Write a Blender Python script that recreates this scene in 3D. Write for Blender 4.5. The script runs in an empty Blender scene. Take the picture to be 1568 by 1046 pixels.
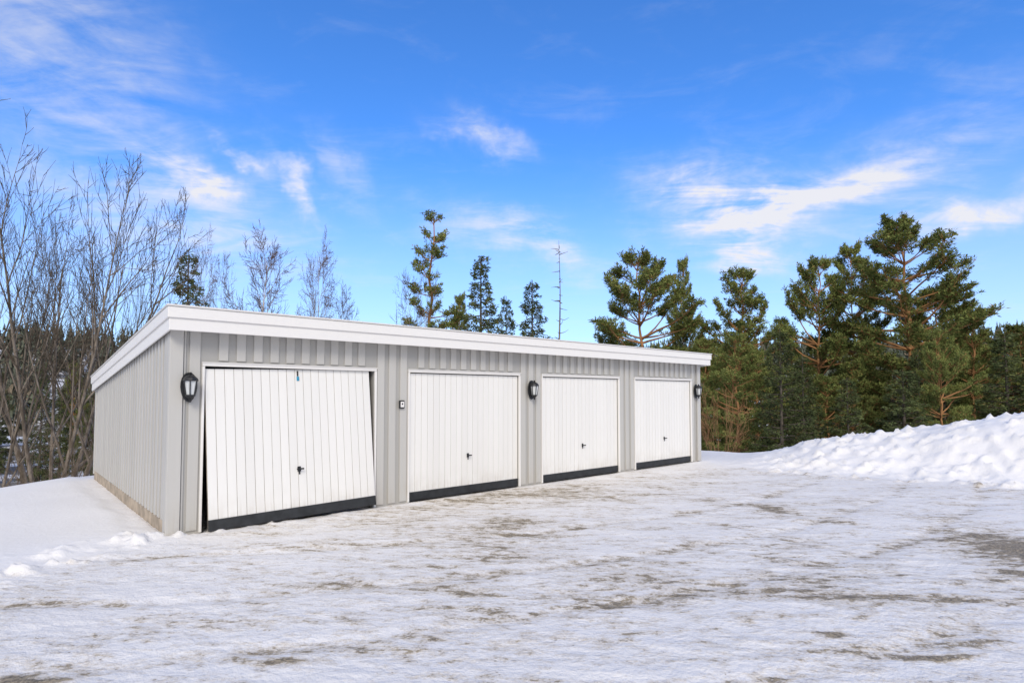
import bpy, math, random
import numpy as np
from mathutils import Vector
S=bpy.context.scene
col=S.collection
CAMH=1.73; F=887.0; CX=784.0; HY=604.0
# ------------------------------------------------------------ helpers
def link(o,parent=None):
    col.objects.link(o)
    if parent is not None: o.parent=parent
    return o
def empty(name,loc=(0,0,0),rz=0):
    e=bpy.data.objects.new(name,None); e.location=loc; e.rotation_euler=(0,0,rz); e.empty_display_size=.3
    return link(e)
class NT:
    def __init__(s,nt): s.nt=nt; s.n=nt.nodes; s.l=nt.links
    def node(s,t,**k):
        n=s.n.new(t)
        for a,b in k.items(): setattr(n,a,b)
        return n
    def put(s,sock,v):
        if hasattr(v,'is_output') or isinstance(v,bpy.types.NodeSocket): s.l.new(v,sock)
        else:
            if sock.type=='RGBA' and len(v)==3: v=(*v,1)
            sock.default_value=v
    def math(s,op,a,b=None,c=None,clamp=False):
        n=s.node('ShaderNodeMath',operation=op,use_clamp=clamp)
        s.put(n.inputs[0],a)
        if b is not None: s.put(n.inputs[1],b)
        if c is not None: s.put(n.inputs[2],c)
        return n.outputs[0]
    def mix(s,f,a,b,mode='MIX'):
        n=s.node('ShaderNodeMix',data_type='RGBA',blend_type=mode)
        s.put(n.inputs[0],f); s.put(n.inputs[6],a); s.put(n.inputs[7],b)
        return n.outputs[2]
    def noise(s,vec,scale,detail=4,rough=.55,dist=0):
        n=s.node('ShaderNodeTexNoise')
        s.put(n.inputs['Vector'],vec)
        n.inputs['Scale'].default_value=scale; n.inputs['Detail'].default_value=detail
        n.inputs['Roughness'].default_value=rough; n.inputs['Distortion'].default_value=dist
        return n.outputs[0]
    def ramp(s,v,lo,hi):
        n=s.node('ShaderNodeMapRange',interpolation_type='SMOOTHSTEP')
        s.put(n.inputs[0],v); n.inputs[1].default_value=lo; n.inputs[2].default_value=hi
        return n.outputs[0]
    def mapping(s,vec,rot=(0,0,0),scale=(1,1,1),loc=(0,0,0)):
        n=s.node('ShaderNodeMapping'); s.put(n.inputs[0],vec)
        n.inputs['Rotation'].default_value=rot; n.inputs['Scale'].default_value=scale; n.inputs['Location'].default_value=loc
        return n.outputs[0]
    def bump(s,h,strength,dist):
        n=s.node('ShaderNodeBump'); n.inputs['Strength'].default_value=strength; n.inputs['Distance'].default_value=dist
        s.put(n.inputs['Height'],h); return n.outputs[0]
def newmat(name):
    m=bpy.data.materials.new(name); m.use_nodes=True
    t=NT(m.node_tree); b=t.n['Principled BSDF']
    return m,t,b
def diffmat(name):
    m=bpy.data.materials.new(name); m.use_nodes=True
    t=NT(m.node_tree); t.n.remove(t.n['Principled BSDF'])
    d=t.node('ShaderNodeBsdfDiffuse'); t.l.new(d.outputs[0],t.n['Material Output'].inputs[0])
    return m,t,d
def objco(t): return t.node('ShaderNodeTexCoord').outputs['Object']
def simple(name,c,rough=.6,var=.15,nscale=3,metal=0,island=0,bump=0):
    m,t,b=newmat(name)
    co=objco(t)
    n=t.noise(co,nscale,4)
    f=t.ramp(n,.3,.7)
    c1=tuple(max(0,x*(1-var)) for x in c); c2=tuple(min(1,x*(1+var)) for x in c)
    out=t.mix(f,c1,c2)
    t.put(b.inputs['Base Color'],out)
    b.inputs['Roughness'].default_value=rough; b.inputs['Metallic'].default_value=metal
    if bump: t.put(b.inputs['Normal'],t.bump(t.noise(co,nscale*12,4),.5,bump))
    return m
def np_mesh(name,V,faces_list,mats):
    me=bpy.data.meshes.new(name)
    V=np.asarray(V,dtype=np.float32)
    me.vertices.add(len(V)); me.vertices.foreach_set('co',V.ravel())
    nl=sum(f.size for f,_ in faces_list); npoly=sum(len(f) for f,_ in faces_list)
    me.loops.add(nl); me.polygons.add(npoly)
    me.loops.foreach_set('vertex_index',np.concatenate([f.ravel() for f,_ in faces_list]).astype(np.int32))
    tot=np.concatenate([np.full(len(f),f.shape[1]) for f,_ in faces_list]).astype(np.int32)
    st=np.concatenate([[0],np.cumsum(tot)[:-1]]).astype(np.int32)
    me.polygons.foreach_set('loop_start',st); me.polygons.foreach_set('loop_total',tot)
    me.polygons.foreach_set('material_index',np.concatenate([np.full(len(f),m) for f,m in faces_list]).astype(np.int32))
    for m in mats: me.materials.append(m)
    me.update(calc_edges=True)
    return me
class Boxes:
    def __init__(s): s.v=[]; s.f=[]
    def hexa(s,p):
        b=len(s.v); s.v+=list(p)
        for q in ((0,3,2,1),(4,5,6,7),(0,1,5,4),(1,2,6,5),(2,3,7,6),(3,0,4,7)): s.f.append([b+i for i in q])
    def box(s,x0,x1,y0,y1,z0,z1):
        s.hexa([(x0,y0,z0),(x1,y0,z0),(x1,y1,z0),(x0,y1,z0),(x0,y0,z1),(x1,y0,z1),(x1,y1,z1),(x0,y1,z1)])
    def lathe(s,prof,cx,cy,n=12,cz=0):
        b=len(s.v)
        for r,z in prof:
            for i in range(n):
                a=2*math.pi*i/n; s.v.append((cx+r*math.cos(a),cy+r*math.sin(a),cz+z))
        for j in range(len(prof)-1):
            for i in range(n):
                s.f.append([b+j*n+i,b+j*n+(i+1)%n,b+(j+1)*n+(i+1)%n,b+(j+1)*n+i])
        s.f.append([b+i for i in range(n)][::-1]); s.f.append([b+(len(prof)-1)*n+i for i in range(n)])
    def obj(s,name,mat,parent,bev=0):
        me=bpy.data.meshes.new(name); me.from_pydata(s.v,[],s.f); me.materials.append(mat); me.update()
        o=bpy.data.objects.new(name,me); link(o,parent)
        if bev:
            m=o.modifiers.new('Bevel','BEVEL'); m.width=bev; m.segments=1; m.limit_method='ANGLE'
        return o
# ------------------------------------------------------------ numpy noise
rt=np.random.RandomState(5).rand(256,256)
def vnoise(x,y):
    xi=np.floor(x).astype(int); yi=np.floor(y).astype(int)
    fx=x-xi; fy=y-yi; fx=fx*fx*(3-2*fx); fy=fy*fy*(3-2*fy)
    a=rt[xi&255,yi&255]; b=rt[(xi+1)&255,yi&255]; c=rt[xi&255,(yi+1)&255]; d=rt[(xi+1)&255,(yi+1)&255]
    return (a*(1-fx)+b*fx)*(1-fy)+(c*(1-fx)+d*fx)*fy
def fbm(x,y,s,o=4,off=0):
    t=0;a=1;n=0
    for i in range(o):
        ca,sa=math.cos(i*1.1+.3),math.sin(i*1.1+.3)
        t=t+a*vnoise((x*ca-y*sa)/s+17.3*i+off,(x*sa+y*ca)/s+9.1*i+off*1.7); n+=a; a*=.5; s=s*.5
    return t/n
def sst(a,b,x):
    t=np.clip((x-a)/(b-a),0,1); return t*t*(3-2*t)
def tracks(x,y):
    "wheel tracks sweeping across the yard in wide arcs"
    r1=np.hypot(x+6,y-22)+.25*(fbm(x,y,3,2,33)-.5); r2=np.hypot(x-22,y-20)+.25*(fbm(x,y,3,2,35)-.5)
    t=0
    for c in (15.9,17.35,18.5,19.95): t=t+np.exp(-((r1-c)/.11)**2)*(.4+fbm(x,y,1.1,3,66)*.9)
    for c in (21.2,22.65): t=t+.7*np.exp(-((r2-c)/.11)**2)*(.3+fbm(x,y,1.1,3,67)*.9)
    return t
# ------------------------------------------------------------ layout
P0=np.array([-4.22,7.17]); ANG=math.atan2(.668,.744)
dx,dy=math.cos(ANG),math.sin(ANG)
def uv(x,y):
    rx=x-P0[0]; ry=y-P0[1]
    return rx*dx+ry*dy, -rx*dy+ry*dx
LEN=12.36; DEP=6.7
def terrain(x,y,detail=True):
    x=np.asarray(x,dtype=float); y=np.asarray(y,dtype=float)
    u,v=uv(x,y)
    ex,ey=.789,-.615; nx,ny=.615,.789
    s=(x-6.5)*ex+(y-16.9)*ey; w=(x-6.5)*nx+(y-16.9)*ny
    w=w+ .7*(fbm(x,y,2.2,3,3)-.5)
    H=.03+.66*sst(.0,3.4,s)+.62*sst(3.0,7.0,s)+.4*sst(7,12,s)
    H=H*(1+.20*(fbm(x,y,1.8,3,8)-.5))
    bank=np.where(w<0,H*sst(-2.9,.15,w)**.85,H)
    msk=np.minimum(H/.5,1)*sst(-3.1,-2.2,w)
    bank=bank+msk*((fbm(x,y,.42,4,21)-.5)*.16+np.maximum(fbm(x,y,.17,3,27)-.53,0)*.36)
    bank=bank+np.maximum(fbm(x,y,.2,2,127)-.60,0)*.38*np.exp(-((w+3.0)/.5)**2)*np.minimum(H/.4,1)
    outs=np.maximum(w-.4, v-(7.3+.9*np.minimum(u,0)))
    o=np.maximum(outs,0)
    drop=-6.0*(1-np.exp(-o*o/(o+1.2)*.07*1.4))
    r=np.hypot(x,y)
    hill=30*sst(70,380,r)*np.where(y>0,1,0)*(0.75+.35*fbm(x,y,90,2,40))*sst(0,30,o)
    z=np.where(s>-3,bank,0)+drop+hill + sst(3,15,o)*(fbm(x,y,6,3,2)-.5)*1.2
    if detail:
        near=1-sst(20,30,r)
        xb=np.where(y<7.05,-4.35-.42*(7.05-y),-4.35-.9*(y-7.05))+.25*(fbm(x,y,.6,3,55)-.5)
        L=sst(0,.35,xb-x)
        z=z+L*(.04+.05*(fbm(x,y,2.5,2,70)-.5))*near
        drv=(1-L)*(w<-2)
        q=(x*.42-y*.91); rut=(fbm(q*1.0,(x*.91+y*.42)*.12,.55,3,61)-.5)
        z=z+near*drv*((fbm(x,y,1.3,3,11)-.5)*.03+rut*.020+(fbm(x*.7+y*.3,y*1.4,.2,4,14)-.5)*.026-.016*np.minimum(tracks(x,y),1))
        e=np.exp(-((xb-x)/.40)**2)*(y<7.2)+.7*np.exp(-((v+.22)/.15)**2)*((u>-.4)&(u<3.1))*(.5+.5*(u<1.2))
        cl=np.maximum(fbm(x,y,.13,3,31)-.52,0)*.26
        z=z+near*e*(cl+.006)
        foot=sst(-.12,.02,v)*(u>-.02)*(u<LEN+.1)*(v<DEP)
        z=z*(1-foot)+(-.02)*foot
    return z
# ------------------------------------------------------------ ground
def axis(segs):
    out=[segs[0][0]]
    for a,b,st0,st1 in segs:
        p=a
        while p<b:
            t=(p-a)/(b-a); st=st0+(st1-st0)*t; p+=st; out.append(min(p,b))
    return np.unique(np.array(out))
xs=axis([(-900,-60,80,10),(-60,-13,6,.4),(-13,-5,.25,.045),(-5,5,.033,.033),(5,14,.04,.09),(14,60,.2,6),(60,900,10,80)])
ys=axis([(-900,-20,80,8),(-20,2.4,4,.1),(2.4,6,.022,.032),(6,18,.032,.09),(18,60,.2,4),(60,1200,5,60)])
X,Y=np.meshgrid(xs,ys); Z=terrain(X,Y)
nx_,ny_=len(xs),len(ys)
idx=np.arange(nx_*ny_).reshape(ny_,nx_)
quads=np.stack([idx[:-1,:-1],idx[:-1,1:],idx[1:,1:],idx[1:,:-1]],-1).reshape(-1,4)
def G(px,py,sx,sy,rot=0):
    c,s_=math.cos(rot),math.sin(rot)
    a=(X-px)*c+(Y-py)*s_; b=-(X-px)*s_+(Y-py)*c
    return np.exp(-(a/sx)**2-(b/sy)**2)
def GP(px,py,wx,wy,rot=0):
    "patch on the ground found from its bearing and distance in the photo"
    yy=F*CAMH/(py-HY); xx=(px-CX)/F*yy
    return G(xx,yy,wx/F*yy,wy/F*yy*yy/CAMH,rot)
U,V_=uv(X,Y)
D=.80*np.exp(-((U-4.6)/2.2)**2-((V_+.6)/.5)**2)+.40*np.exp(-((U-7.2)/3.2)**2-((V_+1.6)/1.0)**2)
D+=2.2*GP(1560,838,78,30)+1.6*GP(1540,872,45,8)+2.0*GP(50,1032,75,14)+1.3*GP(1185,778,28,7)+1.6*GP(440,1002,60,5)
D+=1.6*GP(1420,997,60,4)+1.3*GP(1270,965,28,6)+1.0*GP(1380,910,90,9)+.5*GP(950,870,90,25)+.5*GP(700,830,150,40)+.5*GP(1250,905,60,20)
D+=.8*GP(715,905,30,7)+.5*GP(760,800,80,18)+1.0*GP(1085,765,22,5)+.6*GP(1140,945,25,8)+.7*GP(860,755,60,6)+.8*GP(660,965,40,6)+.6*GP(1000,1035,80,8)
D+=.40*GP(1200,880,260,60)+.3*GP(700,930,250,60)+.5*tracks(X,Y)
xb=np.where(Y<7.05,-4.35-.42*(7.05-Y),-4.35-.9*(Y-7.05))
yard=sst(-.2,.7,X-xb)*(1-sst(-3.4,-2.6,(X-6.5)*.615+(Y-16.9)*.789))
far=sst(20,45,np.hypot(X,Y))
m,t,b=newmat('snow_ground')
co=objco(t)
at=lambda n:t.node('ShaderNodeAttribute',attribute_name=n).outputs['Fac']
dirt=at('dirt'); yd=at('yard'); fr=at('far')
n1=t.noise(t.mapping(co,rot=(0,0,math.radians(-24)),scale=(.6,1.9,1)),1.5,6,.62,.5)
n2=t.noise(t.mapping(co,rot=(0,0,math.radians(10)),scale=(.9,1.7,1)),7.0,5,.62,.2)
n3=t.noise(co,36,4,.62)
n4=t.noise(co,.6,3,.5)
comb=t.math('MULTIPLY_ADD',n1,.5,t.math('MULTIPLY',n2,.5))
comb=t.math('MULTIPLY_ADD',t.math('SUBTRACT',n3,.5),.26,comb)
v=t.math('MULTIPLY_ADD',dirt,.115,comb)
pm=t.math('MULTIPLY',t.ramp(v,.59,.65),yd)
tint=t.math('MULTIPLY',t.ramp(t.math('MULTIPLY_ADD',dirt,.13,comb),.47,.65),yd)
snow=t.mix(t.ramp(n4,.35,.65),(.84,.82,.80),(.89,.87,.85))
snow=t.mix(t.math('MULTIPLY',yd,.5),snow,(.85,.82,.785))
snow=t.mix(t.math('MULTIPLY',tint,.72),snow,(.54,.455,.34))
dc=t.mix(t.ramp(n3,.38,.62),(.10,.08,.05),(.36,.29,.19))
c=t.mix(t.math('MULTIPLY',pm,.88),snow,dc)
sp=t.node('ShaderNodeTexVoronoi'); t.put(sp.inputs['Vector'],t.mapping(co,scale=(1,1.6,1))); sp.inputs['Scale'].default_value=9
spk=t.math('MULTIPLY',t.ramp(t.math('SUBTRACT',.13,sp.outputs['Distance']),0,.05),t.math('GREATER_THAN',comb,.52))
spk=t.math('MULTIPLY',t.math('MULTIPLY',spk,yd),.7)
c=t.mix(spk,c,(.20,.15,.095))
ff=t.math('MULTIPLY',fr,t.ramp(t.noise(co,.22,4,.6),.42,.54))
c=t.mix(t.math('MULTIPLY',ff,.85),c,(.09,.075,.05))
t.put(b.inputs['Base Color'],c)
b.inputs['Roughness'].default_value=.6
b.inputs['Specular IOR Level'].default_value=.25
bh=t.math('MULTIPLY_ADD',t.noise(co,16,5,.68),.9,t.math('MULTIPLY',n2,.6))
bs=t.math('MULTIPLY_ADD',yd,.38,.36)
bn=t.node('ShaderNodeBump'); bn.inputs['Distance'].default_value=.035; t.put(bn.inputs['Strength'],bs); t.put(bn.inputs['Height'],bh)
t.put(b.inputs['Normal'],bn.outputs[0])
me=np_mesh('snow_ground',np.stack([X,Y,Z],-1).reshape(-1,3),[(quads,0)],[m])
for nm,arr in (('dirt',D),('yard',yard),('far',far)):
    a=me.attributes.new(nm,'FLOAT','POINT'); a.data.foreach_set('value',arr.astype(np.float32).ravel())
me.polygons.foreach_set('use_smooth',np.ones(len(me.polygons),dtype=bool))
link(bpy.data.objects.new('snow_ground',me))
# ------------------------------------------------------------ garage
def paint(name,c,island=.07,dirt=.25,streak=.05):
    m,t,b=newmat(name); co=objco(t)
    st=t.noise(t.mapping(co,scale=(14,14,.7)),1.6,4,.6)
    sp=t.noise(co,3,4,.6)
    g=t.node('ShaderNodeNewGeometry')
    k=t.math('MULTIPLY_ADD',g.outputs['Random Per Island'],island,1-island/2)
    k=t.math('MULTIPLY',k,t.math('MULTIPLY_ADD',st,streak,1-streak/2))
    h=t.node('ShaderNodeCombineColor')
    for i in range(3): t.put(h.inputs[i],k)
    cc=t.mix(1.0,c,h.outputs[0],'MULTIPLY')
    sz=t.node('ShaderNodeSeparateXYZ'); t.put(sz.inputs[0],g.outputs['Position'])
    low=t.math('SUBTRACT',1,t.ramp(sz.outputs[2],.0,.55))
    d=t.math('MULTIPLY',t.math('MULTIPLY',low,t.ramp(t.math('MULTIPLY_ADD',sp,.5,t.math('MULTIPLY',st,.5)),.40,.65)),dirt)
    d=t.math('ADD',d,t.math('MULTIPLY',t.ramp(st,.60,.8),dirt*.35))
    cc=t.mix(d,cc,(.36,.29,.20))
    t.put(b.inputs['Base Color'],cc); b.inputs['Roughness'].default_value=.5
    return m
M_grey=paint('grey_painted_wood',(.505,.492,.462),.08)
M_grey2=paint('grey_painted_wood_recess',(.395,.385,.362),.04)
M_white=paint('white_painted_trim',(.80,.78,.75),.03,.12)
M_door=paint('white_painted_planks',(.80,.785,.75),.05,.35,.05)
M_groove=simple('groove_weathered',(.32,.28,.22),.8,.4,4)
M_rubber=simple('black_rubber',(.018,.020,.022),.55,.4,6,bump=.003)
M_conc=simple('foundation_concrete',(.40,.33,.25),.9,.25,5,bump=.006)
M_roof=simple('roof_felt',(.06,.06,.065),.9,.2,4)
M_dark=simple('dark_metal',(.03,.031,.034),.4,.2,8,metal=.4)
M_blue=simple('blue_plastic',(.03,.28,.45),.4,.1,8)
M_int=simple('interior_board',(.05,.045,.04),.9,.2,4)
gar=empty('garage_building',(P0[0],P0[1],0),ANG)
SL=.69/6.95
def zr(v): return 2.82-SL*(v+.25)
doors=[(.38,2.79),(3.43,5.85),(6.49,8.91),(9.54,11.95)]
DH=2.10
B=Boxes()
piers=[(0.02,.38),(2.79,3.43),(5.85,6.49),(8.91,9.54),(11.95,12.36)]
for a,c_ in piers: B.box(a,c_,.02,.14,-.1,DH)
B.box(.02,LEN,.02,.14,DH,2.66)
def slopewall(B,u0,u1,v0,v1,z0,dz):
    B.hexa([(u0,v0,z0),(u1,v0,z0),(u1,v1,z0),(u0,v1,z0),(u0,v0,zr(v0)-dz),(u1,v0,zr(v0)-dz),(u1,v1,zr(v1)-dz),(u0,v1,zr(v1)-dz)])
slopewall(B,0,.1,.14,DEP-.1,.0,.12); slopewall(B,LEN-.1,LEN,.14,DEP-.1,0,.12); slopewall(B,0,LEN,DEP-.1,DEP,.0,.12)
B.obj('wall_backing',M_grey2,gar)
B=Boxes()
def fb(a,c_,z0,z1,pr=.0): B.box(a,c_,-pr,.025,z0,z1)
for i,(a,c_) in enumerate(doors):
    n=11; p=(c_-a)/n
    for k in range(1,n):
        q=a+k*p
        fb(q-.058,q+.058,DH+.075,2.60,.001*(k%2))
fb(.135,.16,0.02,2.60); fb(.20,.325,.03,2.60)
for a,c_ in piers[1:4]:
    w=(c_-a)
    for q in (.115,w/2,w-.115): fb(a+q-.062,a+q+.062,.02+.01*random.random(),2.60)
fb(11.95+.055,11.95+.15,.02,2.60); 
v=.24
while v<DEP-.15:
    a,c_=v-.055,v+.055
    for (x0,x1) in ((-.024,.005),(LEN-.005,LEN+.024)):
        B.hexa([(x0,a,.17),(x1,a,.17),(x1,c_,.17),(x0,c_,.17),(x0,a,zr(a)-.15),(x1,a,zr(a)-.15),(x1,c_,zr(c_)-.15),(x0,c_,zr(c_)-.15)])
    v+=.205
B.box(-.027,.125,-.028,.016,.0,2.62); B.box(-.030,.018,.018,.135,.0,2.62)
B.box(LEN-.12,LEN+.027,-.028,.016,.0,2.62); B.box(LEN-.02,LEN+.030,.018,.135,.0,2.62)
B.box(-.030,.02,DEP-.08,DEP+.02,.1,zr(DEP)-.15)
B.obj('cladding_boards',M_grey,gar,.004)
B=Boxes(); B.box(-.012,.14,.136,DEP-.02,-.6,.165); B.box(LEN-.14,LEN+.012,.136,DEP-.02,-.6,.165); B.box(.0,LEN,DEP-.14,DEP+.012,-.9,.163)
B.obj('foundation',M_conc,gar,.005)
B=Boxes(); R0,R1=-.06,LEN+.15; VE=DEP+.12
def slab(B,u0,u1,v0,v1,t0,t1):
    B.hexa([(u0,v0,zr(v0)-t1),(u1,v0,zr(v0)-t1),(u1,v1,zr(v1)-t1),(u0,v1,zr(v1)-t1),(u0,v0,zr(v0)-t0),(u1,v0,zr(v0)-t0),(u1,v1,zr(v1)-t0),(u0,v1,zr(v1)-t0)])
slab(B,R0+.002,R1-.002,-.215,VE-.03,.02,.12); B.obj('roof_deck',M_roof,gar)
B=Boxes(); B.box(R0+.004,R1-.004,-.214,.0,2.545,2.565); B.obj('soffit',M_white,gar)
B=Boxes()
B.box(R0-.025,R1+.025,-.245,-.217,2.515,2.70)
B.box(R0-.045,R1+.045,-.268,-.2455,2.665,2.80)
for (a,c_,e,f_) in ((R0-.022,R0,R0-.043,R0-.0225),(R1,R1+.022,R1+.0225,R1+.043)):
    slab(B,a,c_,-.216,VE,.12,.305)
    slab(B,e,f_,-.244,VE,.015,.155)
B.box(R0,R1,VE-.028,VE-.002,zr(VE)-.30,zr(VE)-.01)
B.obj('fascia_boards',M_white,gar,.004)
M_cap=simple('white_metal_cap',(.72,.70,.67),.35,.04,2)
B=Boxes()
B.box(R0-.06,R1+.06,-.283,-.20,2.802,2.825)
slab(B,R0-.058,R0+.03,-.199,VE+.012,-.008,.012); slab(B,R1-.03,R1+.058,-.199,VE+.012,-.008,.012)
B.obj('roof_edge_cap',M_cap,gar,.004)
B=Boxes()
for i,(a,c_) in enumerate(doors):
    B.box(a-.032,c_+.032,-.014,.10,DH+.003,DH+.045)
    B.box(a-.032,a-.002,-.012,.10,.0,DH); B.box(c_+.002,c_+.038,-.012,.10,.0,DH)
B.obj('door_frames',M_white,gar,.003)
B=Boxes()
for i,(a,c_) in enumerate(doors): B.box(a-.04,c_+.04,-.024,-.0145,DH+.040,DH+.054)
B.obj('drip_flashing',M_cap,gar)
def make_door(i,a,c_,tilt=0,skew=0,out=0):
    e=bpy.data.objects.new('garage_door_%d'%(i+1),None); link(e,gar)
    W=c_-a-.016-(.07 if tilt else 0); e.location=(a+.008-(.0 if not tilt else .002),.035-out,DH-.012-(.02 if tilt else 0)); e.rotation_euler=(-tilt,skew,0)
    Hh=DH-.012-.015-(.02 if tilt else 0); n=20; p=W/n
    rnd=random.Random(i)
    B=Boxes()
    for k in range(n):
        g=.0018+rnd.random()*.0018
        B.box(k*p+g,(k+1)*p-g,-.0+rnd.random()*.002,.018,-Hh+.10,0)
    B.obj('planks',M_door,e,.0015)
    B=Boxes(); B.box(.002,W-.002,.010,.045,-Hh+.02,-.004); B.obj('backing_frame',M_groove,e)
    B=Boxes(); B.box(-.003,W+.003,-.016,.02,-Hh-.005,-Hh+.135); B.obj('rubber_skirt',M_rubber,e,.006)
    hx=W*.505; hz=-Hh+.655
    B=Boxes(); 
    B.box(hx-.025,hx+.025,-.008,.002,hz-.035,hz+.035)
    B.box(hx-.008,hx+.008,-.045,-.006,hz-.008,hz+.008)
    B.box(hx-.05,hx+.05,-.060,-.042,hz-.010,hz+.012)
    B.box(hx-.010,hx+.010,-.014,-.004,hz-.075,hz-.03)
    B.obj('handle',M_dark,e,.004)
    if i==0:
        B=Boxes(); B.box(W*.51,W*.51+.035,-.012,.0,-.16,-.10); B.obj('blue_tag',M_blue,e,.004)
        B=Boxes(); B.box(W*.51+.005,W*.51+.022,-.016,.0,-.095,-.02); B.obj('latch',M_dark,e,.003)
    return e
for i,(a,c_) in enumerate(doors):
    if i==0: make_door(i,a,c_,math.radians(5.0),math.radians(-1.15),.0)
    else: make_door(i,a,c_)
B=Boxes(); B.box(.15,LEN-.15,2.6,2.65,-.1,2.0); B.obj('interior_partition',M_int,gar)
M_glass=simple('frosted_glass',(.62,.64,.64),.15,.08,5)
def lantern(u):
    e=empty('wall_lantern'); e.location=(P0[0]+dx*u+dy*.028,P0[1]+dy*u-dx*.028,1.83); e.rotation_euler=(0,0,ANG)
    B=Boxes()
    n=20; b0=len(B.v)
    for yy in (0.0,-.016):
        for k in range(n):
            a=2*math.pi*k/n; B.v.append((.095*math.cos(a)*(1+.1*math.sin(a)),yy,.185*math.sin(a)))
    B.f.append([b0+k for k in range(n)]); B.f.append([b0+n+k for k in range(n)][::-1])
    for k in range(n): B.f.append([b0+k,b0+n+k,b0+n+(k+1)%n,b0+(k+1)%n])
    B.lathe([(.012,-.19),(.02,-.165),(.012,-.155),(.03,-.135),(.055,-.115),(.062,-.105),(.062,-.095)],0,-.085,12)
    B.lathe([(.090,.075),(.092,.085),(.080,.11),(.055,.135),(.025,.15),(.012,.16),(.02,.17),(.008,.185)],0,-.085,12)
    B.box(-.010,.010,-.09,-.01,-.125,-.108)
    B.box(-.010,.010,-.09,-.01,.095,.11)
    for k in range(6):
        a=math.pi/3*k+.26
        c,s_=math.cos(a),math.sin(a); r0,r1,w=.060,.086,.006
        tx,ty=-s_*w,c*w
        bx=lambda r,sg,inn,z:( (r-inn)*c+sg*tx, -.085+(r-inn)*s_+sg*ty, z)
        B.hexa([bx(r0,-1,0,-.1),bx(r0,1,0,-.1),bx(r0,1,.01,-.1),bx(r0,-1,.01,-.1),bx(r1,-1,0,.08),bx(r1,1,0,.08),bx(r1,1,.01,.08),bx(r1,-1,.01,.08)])
    B.obj('lantern_frame',M_dark,e,.001)
    B=Boxes(); B.lathe([(.050,-.098),(.077,.078)],0,-.085,6); B.obj('lantern_glass',M_glass,e)
for u in (.19,6.15,12.15): lantern(u)
e=empty('key_switch_box'); e.location=(P0[0]+dx*3.27,P0[1]+dy*3.27,1.58); e.rotation_euler=(0,0,ANG)
B=Boxes(); B.box(-.045,.045,-.035,0,-.065,.065); B.obj('housing',M_dark,e,.006)
B=Boxes(); B.box(-.030,.034,-.039,-.034,-.045,.045); B.obj('cover',M_white,e,.003)
B=Boxes(); B.box(-.012,.012,-.044,-.038,-.005,.022); B.obj('lock',M_dark,e,.003)
# ------------------------------------------------------------ trees
def tubes(P,Q,r0,r1,k):
    P=np.asarray(P);Q=np.asarray(Q);r0=np.asarray(r0);r1=np.asarray(r1)
    d=Q-P; d/=np.linalg.norm(d,axis=1,keepdims=True)+1e-9
    a=np.cross(d,np.array([.3,.9,.1])); a/=np.linalg.norm(a,axis=1,keepdims=True)+1e-9
    b=np.cross(d,a); n=len(P)
    th=np.arange(k)*2*math.pi/k
    ring=a[:,None,:]*np.cos(th)[None,:,None]+b[:,None,:]*np.sin(th)[None,:,None]
    V=np.concatenate([P[:,None]+ring*r0[:,None,None],Q[:,None]+ring*r1[:,None,None]],1).reshape(-1,3)
    base=(np.arange(n)*2*k)[:,None]; j=np.arange(k); j2=(j+1)%k
    Fq=np.stack([base+j,base+j2,base+k+j2,base+k+j],-1).reshape(-1,4)
    return V,Fq
def bark(name,c1,c2,scale=6,h0=None,c3=None):
    m,t,b=diffmat(name); co=objco(t)
    n=t.noise(t.mapping(co,scale=(1,1,.35)),scale,3,.6)
    out=t.mix(t.ramp(n,.4,.6),c1,c2)
    if c3:
        sz=t.node('ShaderNodeSeparateXYZ'); t.put(sz.inputs[0],co)
        out=t.mix(t.ramp(sz.outputs[2],h0,h0+4),out,c3)
    t.put(b.inputs[0],out)
    return m
def leafmat(name,dark,lite,brown,bf=.06):
    m,t,b=diffmat(name); co=objco(t)
    g=t.node('ShaderNodeNewGeometry'); ri=g.outputs['Random Per Island']
    oi=t.node('ShaderNodeObjectInfo').outputs['Random']
    n=t.noise(co,.9,2)
    f=t.math('MULTIPLY_ADD',ri,.5,t.math('MULTIPLY',t.ramp(n,.35,.65),.5))
    c=t.mix(f,dark,lite)
    c=t.mix(t.math('MULTIPLY',t.math('GREATER_THAN',t.math('FRACT',t.math('MULTIPLY',ri,37.3)),1-bf),.8),c,brown)
    k=t.math('MULTIPLY_ADD',oi,.35,.85)
    h=t.node('ShaderNodeCombineColor')
    for i in range(3): t.put(h.inputs[i],k)
    c=t.mix(1.0,c,h.outputs[0],'MULTIPLY')
    t.put(b.inputs[0],c)
    return m
M_pbark=bark('pine_bark',(.12,.09,.065),(.24,.18,.13),6,3,(.42,.22,.10))
M_sbark=bark('spruce_bark',(.09,.075,.06),(.16,.135,.11))
M_gbark=bark('grey_bark',(.13,.105,.08),(.27,.225,.18))
M_gtw=bark('grey_twig',(.09,.07,.05),(.17,.135,.10))
M_birch=bark('birch_bark',(.24,.18,.15),(.55,.50,.46),5)
M_birchtw=bark('birch_twig',(.12,.075,.055),(.21,.135,.10),5)
M_brush=bark('brush_twig',(.12,.09,.065),(.22,.17,.12),5)
M_brown=bark('brown_twig',(.20,.12,.06),(.36,.21,.11),5)
M_pine=leafmat('pine_needles',(.085,.112,.034),(.245,.270,.085),(.27,.17,.07),.07)
M_spruce=leafmat('spruce_needles',(.048,.068,.030),(.135,.158,.066),(.17,.115,.05),.06)
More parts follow.
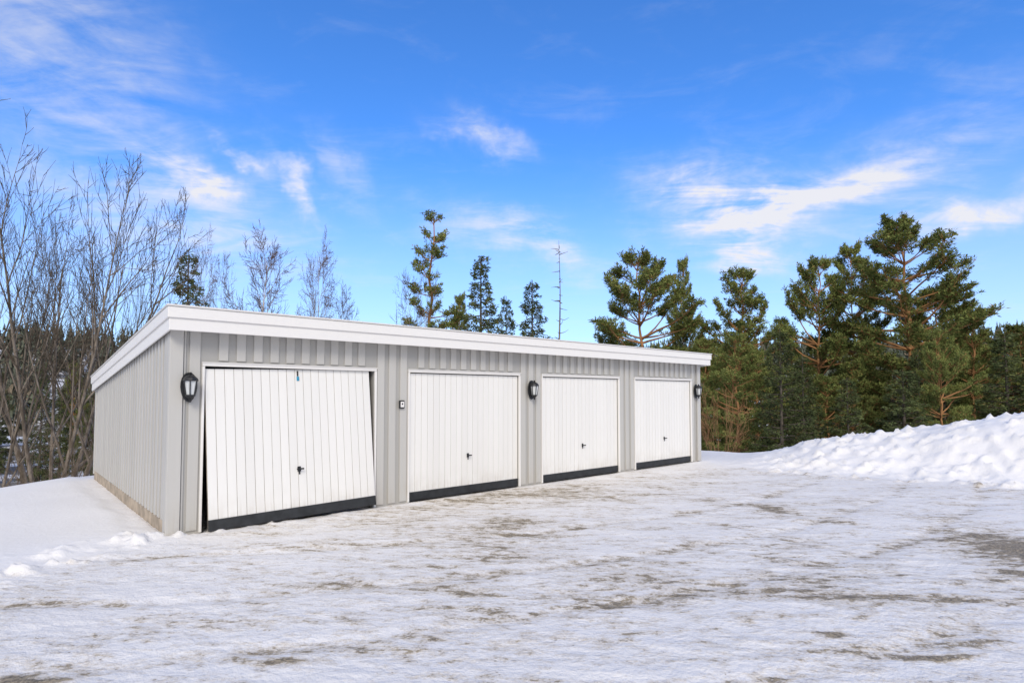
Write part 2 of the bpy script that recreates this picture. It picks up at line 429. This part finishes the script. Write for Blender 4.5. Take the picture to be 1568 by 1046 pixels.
def conifer(name,seed,H,cs,R,kind,nl,cl_tris=22,gap=.0,lobes=0,top=4.0,nw=11):
    R_=np.random.RandomState(seed)
    P=[];Q=[];r0=[];r1=[];C=[]
    n=14; tr=[np.array([0,0,-.5])]; bend=R_.uniform(-1,1,2)*(.035*H if kind=='pine' else .004*H)
    for i in range(1,n+1):
        f=i/n; tr.append(np.array([bend[0]*math.sin(f*2.5)+R_.normal(0,.005*H)*(kind=='pine'),bend[1]*f*f+R_.normal(0,.005*H)*(kind=='pine'),f*H*.97]))
    tr=np.array(tr); rt_=.013*H
    for i in range(n):
        P.append(tr[i]);Q.append(tr[i+1]); r0.append(rt_*(1-.86*i/n)); r1.append(rt_*(1-.86*(i+1)/n))
    V1,F1=tubes(np.array(P),np.array(Q),np.array(r0),np.array(r1),8)
    P=[];Q=[];r0=[];r1=[]
    lob=[(R_.uniform(0,6.28),R_.uniform(.05,.9)) for _ in range(lobes)]
    for i in range(nl):
        tf=(i+R_.rand())/nl
        if kind=='pine':   # limbs gathered in whorls so that foliage sits in layers
            wi=int(tf*nw); tf=(wi+.5+R_.uniform(-.22,.22))/nw
        h=H*(cs+(1-cs)*tf*.95)
        az=i*2.4+R_.uniform(-.6,.6)
        if kind=='pine':
            env=(max(0,1-tf**top))**.6*(.70+.30*math.sin(3.0*min(1,tf+.15)))
            L=R*env*R_.uniform(.70,1.04)
            if lobes:
                g=max(math.exp(-((math.remainder(az-l[0],6.283))/1.0)**2-((tf-l[1])/.15)**2) for l in lob)
                L*=.60+.45*g
            el=math.radians(-4+42*tf**1.3+R_.uniform(-7,9)); curve=.32
            if tf>.8: L=min(L,R*.55)
        else:
            env=(1-tf)**.85+.02
            L=R*env*R_.uniform(.72,1.12); el=math.radians(-22+45*tf+R_.uniform(-8,8)); curve=.22
        if R_.rand()<gap: L*=.35
        L=max(L,.22)
        z=np.interp(h,tr[:,2],np.arange(len(tr)))
        i0=int(min(z,len(tr)-2)); p=tr[i0]*(1-(z-i0))+tr[i0+1]*(z-i0)
        d=np.array([math.cos(az)*math.cos(el),math.sin(az)*math.cos(el),math.sin(el)])
        ns=6; pts=[p]
        for s in range(ns):
            d=d+np.array([R_.normal(0,.12),R_.normal(0,.12),curve/ns+R_.normal(0,.06)]); d/=np.linalg.norm(d)
            q=pts[-1]+d*L/ns; rr=(.016*L+.016)
            P.append(pts[-1]);Q.append(q); r0.append(rr*(1-.8*s/ns)); r1.append(rr*(1-.8*(s+1)/ns)); pts.append(q)
        pts=np.array(pts)
        nt=int(5+L*7.5) if kind=='pine' else int(5+L*9)
        for k in range(nt):
            f=(R_.uniform(.14,1)**.42 if kind=='pine' else R_.uniform(.12,1)); q=f*ns; j=int(min(q,ns-1)); b_=pts[j]*(1-(q-j))+pts[j+1]*(q-j)
            ld=pts[j+1]-pts[j]; ld/=np.linalg.norm(ld)
            side=np.array([-ld[1],ld[0],0]); side/=np.linalg.norm(side)+1e-6
            sg=1 if R_.rand()<.5 else -1
            td=ld*R_.uniform(.2,.9)+side*sg*R_.uniform(.3,1.0)+np.array([0,0,R_.uniform(0,.55) if kind=='pine' else R_.uniform(-.5,.05)])
            td/=np.linalg.norm(td)
            tl=(R_.uniform(.25,.60)+.22*L*(1-f)) if kind=='pine' else (R_.uniform(.12,.3)+.28*L*(1-f))
            e_=b_+td*tl
            P.append(b_);Q.append(e_); r0.append(.012); r1.append(.004)
            C.append((e_,td)); 
            m_=max(1,int(tl/.22))
            for q_ in range(1,m_+1):
                if q_<m_ : C.append((b_+td*tl*q_/m_+R_.normal(0,.06,3),td))
        C.append((pts[-1],ld))
    V2,F2=tubes(P,Q,np.array(r0),np.array(r1),4)
    cc=np.array([c[0] for c in C]); cd=np.array([c[1] for c in C])
    N=len(cc); K=cl_tris
    cen=np.repeat(cc,K,0); ax=np.repeat(cd,K,0)
    dr=R_.normal(0,1,(N*K,3)); 
    if kind=='pine': dr[:,2]=dr[:,2]*.6+.35; dr+=ax*.5; ln=R_.uniform(.12,.25,(N*K,1)); wd=.033
    else: dr[:,2]=dr[:,2]*.45-.15; dr+=ax*.9; ln=R_.uniform(.10,.22,(N*K,1)); wd=.036
    dr/=np.linalg.norm(dr,axis=1,keepdims=True)
    cen=cen+R_.normal(0,.055,(N*K,3))
    w=np.cross(dr,R_.normal(0,1,(N*K,3))); w/=np.linalg.norm(w,axis=1,keepdims=True); w*=wd*R_.uniform(.6,1.3,(N*K,1))
    mid=cen+dr*ln*.45
    VL=np.stack([cen,mid+w*.8,cen+dr*ln,mid-w*.8],1).reshape(-1,3)
    FL=np.arange(N*K*4).reshape(-1,4)
    V=np.concatenate([V1,V2,VL]); F1a=np.concatenate([F1,F2+len(V1)])
    me=np_mesh(name,V,[(F1a,0),(FL+len(V1)+len(V2),1)],[M_pbark if kind=='pine' else M_sbark, M_pine if kind=='pine' else M_spruce])
    print(name,len(FL))
    Rr=float(np.percentile(np.hypot(VL[:,0],VL[:,1]),95))
    return dict(me=me,H=float(VL[:,2].max()),R=Rr)
def bare(name,seed,H,stems,mat,mat2,maxlev=3,trunk=.1,up=.02,fine=.007,wob=.10,lean=.25,start=.2,blen=.5,shape=1.0,nb=12,ang=(.5,.9),nsub=7,n3=5):
    """Bare deciduous tree: stems, ascending scaffold limbs, then two or three orders of finer twigs."""
    R_=np.random.RandomState(seed); big=[];sm=[]
    def line(p,d,L,r,ns,w,upk,arr,taper=.82):
        pts=[p];ds=[d];rs=[r]
        for i in range(ns):
            d=d+R_.normal(0,w,3); d[2]+=upk; d=d/np.linalg.norm(d)
            q=pts[-1]+d*L/ns; r1=max(fine*.5,r*(1-taper*(i+1)/ns))
            arr.append((pts[-1],q,rs[-1],r1)); pts.append(q); ds.append(d); rs.append(r1)
        return pts,ds,rs
    def kids(pts,ds,rs,L,lev,n,f0):
        ns=len(pts)-1
        for k in range(n):
            f=f0+(1-f0)*(k+R_.rand())/n; q=f*ns; j=int(min(q,ns-1)); w=q-j
            b=pts[j]*(1-w)+pts[j+1]*w; d=ds[min(j+1,ns)]; rr=rs[j]
            a=R_.normal(0,1,3); a-=d*a.dot(d); a/=np.linalg.norm(a)
            sp=R_.uniform(*ang)
            nd=d*math.cos(sp)+a*math.sin(sp)
            if lev==1: l=H*blen*(1.05-f)**shape*R_.uniform(.75,1.15)+.045*H
            else: l=L*R_.uniform(.32,.58)*(1.15-.5*f)
            arr=big if lev==1 else sm
            p2,d2,r2=line(b,nd,l,max(fine,rr*(.55 if lev==1 else .5)),(6,4,3)[min(lev-1,2)],wob,up,arr)
            if lev<maxlev: kids(p2,d2,r2,l,lev+1,(nsub,n3,4)[min(lev-1,2)],.18)
    for s in range(stems):
        a=6.283*s/stems+R_.uniform(-.4,.4) if stems>1 else 0; l=(lean*R_.uniform(.35,1.3)) if stems>1 else .03
        d=np.array([math.cos(a)*l,math.sin(a)*l,1.]); d/=np.linalg.norm(d)
        st=np.array([math.cos(a)*.15*(stems>1),math.sin(a)*.15*(stems>1),-.3])
        pts,ds,rs=line(st,d,H*R_.uniform(.85,1.0),trunk*R_.uniform(.7,1.1),10,.045,.02,big,.9)
        kids(pts,ds,rs,H,1,nb,start)
    fs=[];Vs=[];o=0
    for arr,k,mi in ((big,6,0),(sm,3,1)):
        V,Fq=tubes([x[0] for x in arr],[x[1] for x in arr],np.array([x[2] for x in arr]),np.array([x[3] for x in arr]),k)
        fs.append((Fq+o,mi)); Vs.append(V); o+=len(V)
    V=np.concatenate(Vs); print(name,len(big),len(sm))
    me=np_mesh(name,V,fs,[mat,mat2])
    return dict(me=me,H=float(np.percentile(V[:,2],99.8)),R=float(np.percentile(np.abs(V[:,0]),97)))
def place(proto,name,px,py,Yd,wpx=None,rz=0,parent=None,sink=0,lean=0):
    x=(px-CX)/F*Yd; zb=float(terrain(np.array([x]),np.array([Yd]),False)[0])-sink
    top=CAMH+(HY-py)/F*Yd; s=(top-zb)/proto['H']
    sr=s if wpx is None else (wpx/2/F*Yd)/proto['R']
    o=bpy.data.objects.new(name,proto['me']); o.location=(x,Yd,zb); o.scale=(sr,sr,s); o.rotation_euler=(0,lean,rz)
    link(o,parent); return o
pB=conifer('pine_a',11,15,.26,4.6,'pine',84,16,.04,11,3.2,12)
pC=conifer('pine_b',23,13,.32,3.9,'pine',66,16,.04,9,4.5,9)
pD=conifer('pine_c',37,13,.28,3.3,'pine',68,15,.06,9,3.5,10)
pT=conifer('pine_thin',41,15,.42,2.1,'pine',30,15,.2,5,3,9)
sA=conifer('spruce_a',52,12,.12,2.3,'spruce',90,10,.05)
sB=conifer('spruce_b',63,12,.08,2.9,'spruce',85,10,.05)
place(pB,'pine_tree',1392,312,33,212,3.4)
place(pC,'pine_tree',988,374,36,168,1.1)
place(pD,'pine_tree',1050,382,39,62,2.0)
place(pD,'pine_tree',1147,398,34,130,3.3)
place(pC,'pine_tree',1250,384,37,120,4.0)
place(pC,'pine_tree',1308,362,39,95,2.6)
place(pD,'pine_tree',1490,462,31,95,.9)
place(pC,'pine_tree',1560,488,36,130,5.1)
place(pC,'pine_tree',1440,430,36,130,2.1)
place(pT,'pine_tree',664,322,34,90,.3)
place(sB,'spruce_tree',284,378,26,125,1.7)
place(sA,'spruce_tree',735,388,32,105,.3)
place(sB,'spruce_tree',815,425,34,105,.9)
place(pD,'pine_tree',704,440,38,60,1.9)
place(sB,'spruce_tree',775,450,37,85,2.9)
fbelt=empty('forest_belt')
rn=random.Random(9)
for i in range(32):
    px=1085+ (i/32)*560+rn.uniform(-14,14); Yd=rn.uniform(24,46)
    pr=rn.choice([sA,pC,pD,sB,pD]); py=rn.uniform(495,580)
    place(pr,'filler_tree',px,py,Yd,rn.uniform(80,130)*26/Yd*1.1,rn.uniform(0,6),fbelt,sink=.8)
for i in range(12):
    px=rn.uniform(-40,260); Yd=rn.uniform(34,60)
    place(rn.choice([sA,sB,pD]),'filler_tree',px,rn.uniform(545,590),Yd,rn.uniform(40,70),rn.uniform(0,6),fbelt)
bA=bare('bare_a',3,9,7,M_gbark,M_gtw,3,.11,.055,.0075,.07,.62,.25,.46,.65,13,(.35,.8),8,5)
bA2=bare('bare_b',8,9,4,M_gbark,M_gtw,3,.11,.055,.0075,.07,.45,.22,.44,.7,12,(.35,.8),8,5)
bB=bare('birch_a',14,12,1,M_birch,M_birchtw,3,.12,.008,.012,.08,.2,.25,.30,.45,32,(.5,.95),10,7)
bB2=bare('birch_b',15,12,2,M_birch,M_birchtw,3,.10,.010,.011,.08,.14,.25,.27,.45,22,(.5,.95),9,6)
bS=bare('brush',21,3,6,M_brush,M_brush,2,.02,.04,.005,.10,.55,.15,.45,.8,7,(.4,.8),5)
bS2=bare('brush_brown',22,3,7,M_brown,M_brown,2,.02,.04,.007,.10,.5,.15,.45,.8,8,(.4,.8),6)
place(bA,'bare_tree',75,228,17,420,.4)
place(bA2,'bare_tree',-20,262,15.5,300,2.4)
place(bA2,'bare_tree',170,400,22,130,1.2)
place(bB,'birch_tree',395,342,34,105,.3)
place(bB2,'birch_tree',328,352,36,75,1.3)
place(bB2,'birch_tree',478,352,35,95,2.5)
place(bB,'birch_tree',528,430,38,60,4.5)
place(bB2,'bare_tree',634,385,33,85,4.1)
place(bS2,'brown_bush',1100,585,20,70,.5)
for k,(px,py,Yd,w) in enumerate([(25,665,13.5,130),(95,650,14.5,110),(135,620,16.5,110),(185,585,19,110),(60,610,18,150)]):
    place(bS,'bare_shrub',px,py,Yd,w,k*1.1)
R_=np.random.RandomState(4); P=[];Q=[];a0=[];a1=[]
for i in range(10):
    P.append((0.05*math.sin(i),0,i*1.2-.3));Q.append((0.05*math.sin(i+1),0,(i+1)*1.2-.3));a0.append(.13*(1-i*.095));a1.append(.13*(1-(i+1)*.095))
for i in range(46):
    z=R_.uniform(4,11.5);a=R_.uniform(0,6.28);L=R_.uniform(.4,1.6)*(1.15-z/13)
    d=np.array([math.cos(a),math.sin(a),R_.uniform(-.25,.25)]); p=np.array([0,0,z]); q=p+d*L*.6; q2=q+(d+R_.normal(0,.25,3))*L*.5
    P+= [tuple(p),tuple(q)];Q+=[tuple(q),tuple(q2)];a0+=[.022,.014];a1+=[.014,.006]
V,Fq=tubes(P,Q,np.array(a0),np.array(a1),5)
sn=dict(me=np_mesh('dead_snag',V,[(Fq,0)],[M_gbark]),H=11.7,R=1.2)
place(sn,'dead_tree',857,365,33,60,0)
R_=np.random.RandomState(77); N=4600
az=R_.uniform(-.95,.95,N); rr=75+325*R_.rand(N)**.8
tx=rr*np.sin(az); ty=rr*np.cos(az); tz=terrain(tx,ty,False)
keep=(fbm(tx,ty,28,3,60)>.50)|(rr>270); tx,ty,tz,rr=tx[keep],ty[keep],tz[keep],rr[keep]; N=len(tx)
hh=R_.uniform(6,12,N); K=42
f=R_.rand(N,K)**.8; aa=R_.uniform(0,6.283,(N,K)); rad=hh[:,None]*.21*(1-f)+.15
cx=tx[:,None]; cy=ty[:,None]; z0=tz[:,None]+hh[:,None]*(.08+.92*f)
ca,sa=np.cos(aa),np.sin(aa); wv=rad*.5
A=np.stack([cx+0*ca,cy+0*sa,z0+hh[:,None]*.10],-1)
Bv=np.stack([cx+rad*ca-wv*sa,cy+rad*sa+wv*ca,z0-hh[:,None]*.06],-1)
Cv=np.stack([cx+rad*ca+wv*sa,cy+rad*sa-wv*ca,z0-hh[:,None]*.03],-1)
VL=np.stack([A,Bv,Cv],2).reshape(-1,3)
M_dist=leafmat('distant_conifer_foliage',(.06,.07,.055),(.13,.14,.10),(.18,.14,.10),.12)
link(bpy.data.objects.new('distant_forest',np_mesh('distant_forest',VL,[(np.arange(len(VL)).reshape(-1,3),0)],[M_dist])))
# ------------------------------------------------------------ camera
cam=bpy.data.cameras.new('camera'); co_=bpy.data.objects.new('camera',cam); link(co_)
co_.location=(0,0,CAMH); PT=2.5; co_.rotation_euler=(math.radians(90+PT),0,0)
cam.sensor_width=36; cam.lens=F/1568*36; cam.shift_y=(82-F*math.tan(math.radians(PT)))/1568; cam.clip_end=5000; cam.clip_start=.05
S.camera=co_
# ------------------------------------------------------------ light
SD=Vector((.06,-1.0,0)).normalized(); EL=math.radians(36)
sv=Vector((SD.x*math.cos(EL),SD.y*math.cos(EL),math.sin(EL)))
L=bpy.data.lights.new('sun','SUN'); L.energy=2.05; L.angle=math.radians(24); L.color=(1,.93,.83)
lo=bpy.data.objects.new('sun',L); lo.rotation_euler=sv.to_track_quat('Z','Y').to_euler(); link(lo)
W=bpy.data.worlds.new('World'); S.world=W; W.use_nodes=True
try:
    W.cycles.sampling_method='MANUAL'; W.cycles.sample_map_resolution=256
except Exception as ex: print(ex)
t=NT(W.node_tree); bg=t.n['Background']; bg.inputs[1].default_value=.1
sk=t.node('ShaderNodeTexSky',sky_type='NISHITA'); sk.sun_disc=False; sk.sun_elevation=EL; sk.sun_rotation=math.atan2(SD.x,SD.y)
sk.altitude=100; sk.air_density=1.0; sk.dust_density=.4; sk.ozone_density=2.5
base=t.mix(1.0,sk.outputs[0],(.72,1.50,2.50),'MULTIPLY')
g=t.node('ShaderNodeTexCoord').outputs['Generated']
sp=t.node('ShaderNodeSeparateXYZ'); t.put(sp.inputs[0],g)
AZ0=t.math('ARCTAN2',sp.outputs[0],sp.outputs[1]); EL0=t.math('ARCSINE',sp.outputs[2])
wp=t.node('ShaderNodeTexNoise'); t.put(wp.inputs['Vector'],g); wp.inputs['Scale'].default_value=5.5; wp.inputs['Detail'].default_value=5; wp.inputs['Roughness'].default_value=.62
ws=t.node('ShaderNodeSeparateColor'); t.put(ws.inputs[0],wp.outputs['Color'])
AZ=t.math('MULTIPLY_ADD',t.math('SUBTRACT',ws.outputs[0],.5),.30,AZ0)
ELV=t.math('MULTIPLY_ADD',t.math('SUBTRACT',ws.outputs[1],.5),.16,EL0)
zc=t.math('MAXIMUM',t.math('ADD',sp.outputs[2],.12),.05)
cv=t.node('ShaderNodeCombineXYZ'); t.put(cv.inputs[0],t.math('DIVIDE',sp.outputs[0],zc)); t.put(cv.inputs[1],t.math('DIVIDE',sp.outputs[1],zc))
def blob(px,py,wx,wy,rot,amp):
    a=math.atan((px-CX)/F); e=math.atan((HY-py)/F*math.cos(a))
    da=t.math('SUBTRACT',AZ,a); de=t.math('SUBTRACT',ELV,e)
    c,s_=math.cos(rot),math.sin(rot)
    k=math.cos(a)**2
    p=t.math('ADD',t.math('MULTIPLY',da,c),t.math('MULTIPLY',de,s_)); q=t.math('SUBTRACT',t.math('MULTIPLY',de,c),t.math('MULTIPLY',da,s_))
    p=t.math('MULTIPLY',p,F/wx/k**.7); q=t.math('MULTIPLY',q,F/wy)
    r2=t.math('ADD',t.math('MULTIPLY',p,p),t.math('MULTIPLY',q,q))
    return t.math('MULTIPLY',t.math('EXPONENT',t.math('MULTIPLY',r2,-1)),amp)
bl=[(1100,315,120,42,-.35,1.3),(1235,298,150,26,.12,1.15),(1510,318,120,20,.05,1.1),(1390,240,180,45,.2,.5),(740,212,70,18,-.3,.7),(440,285,60,16,-.8,1.0),(355,228,40,12,-.8,.9),(270,268,75,18,-.2,1.1),
(90,70,190,75,-.3,.5),(790,365,110,30,-.3,.8),(270,335,190,45,-.2,.6),(520,270,70,25,-.8,.4),(1150,375,80,22,-.3,.9),(60,160,140,30,-.3,.3)]
sm=None
for x in bl:
    o=blob(*x); sm=o if sm is None else t.math('ADD',sm,o)
wn=t.noise(t.mapping(cv.outputs[0],rot=(0,0,.5),scale=(.9,2.0,1)),2.2,6,.62,.9)
wn2=t.noise(t.mapping(g,rot=(0,.35,0),scale=(1,1,2.8)),8,6,.62,.5)
wis=t.math('MULTIPLY_ADD',wn,.5,t.math('MULTIPLY',wn2,.5))
cl=t.math('MULTIPLY',sm,t.ramp(wis,.33,.65))
thin=t.math('MULTIPLY',t.ramp(wis,.48,.72),.10)
cl=t.math('ADD',cl,thin)
haze=t.math('MULTIPLY',t.math('SUBTRACT',1,t.ramp(EL0,-.05,.42)),.58)
cl=t.math('MINIMUM',t.math('ADD',cl,haze),.93)
back_fill=t.math('MULTIPLY',t.math('SUBTRACT',1,t.ramp(sp.outputs[1],-.35,.25)),.92)  # unseen white cloud cover added behind the camera as neutral frontal fill light
cl=t.math('MAXIMUM',cl,back_fill)
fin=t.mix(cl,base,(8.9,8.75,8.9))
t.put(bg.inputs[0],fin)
S.view_settings.view_transform='Standard'; S.view_settings.look='None'; S.view_settings.exposure=0
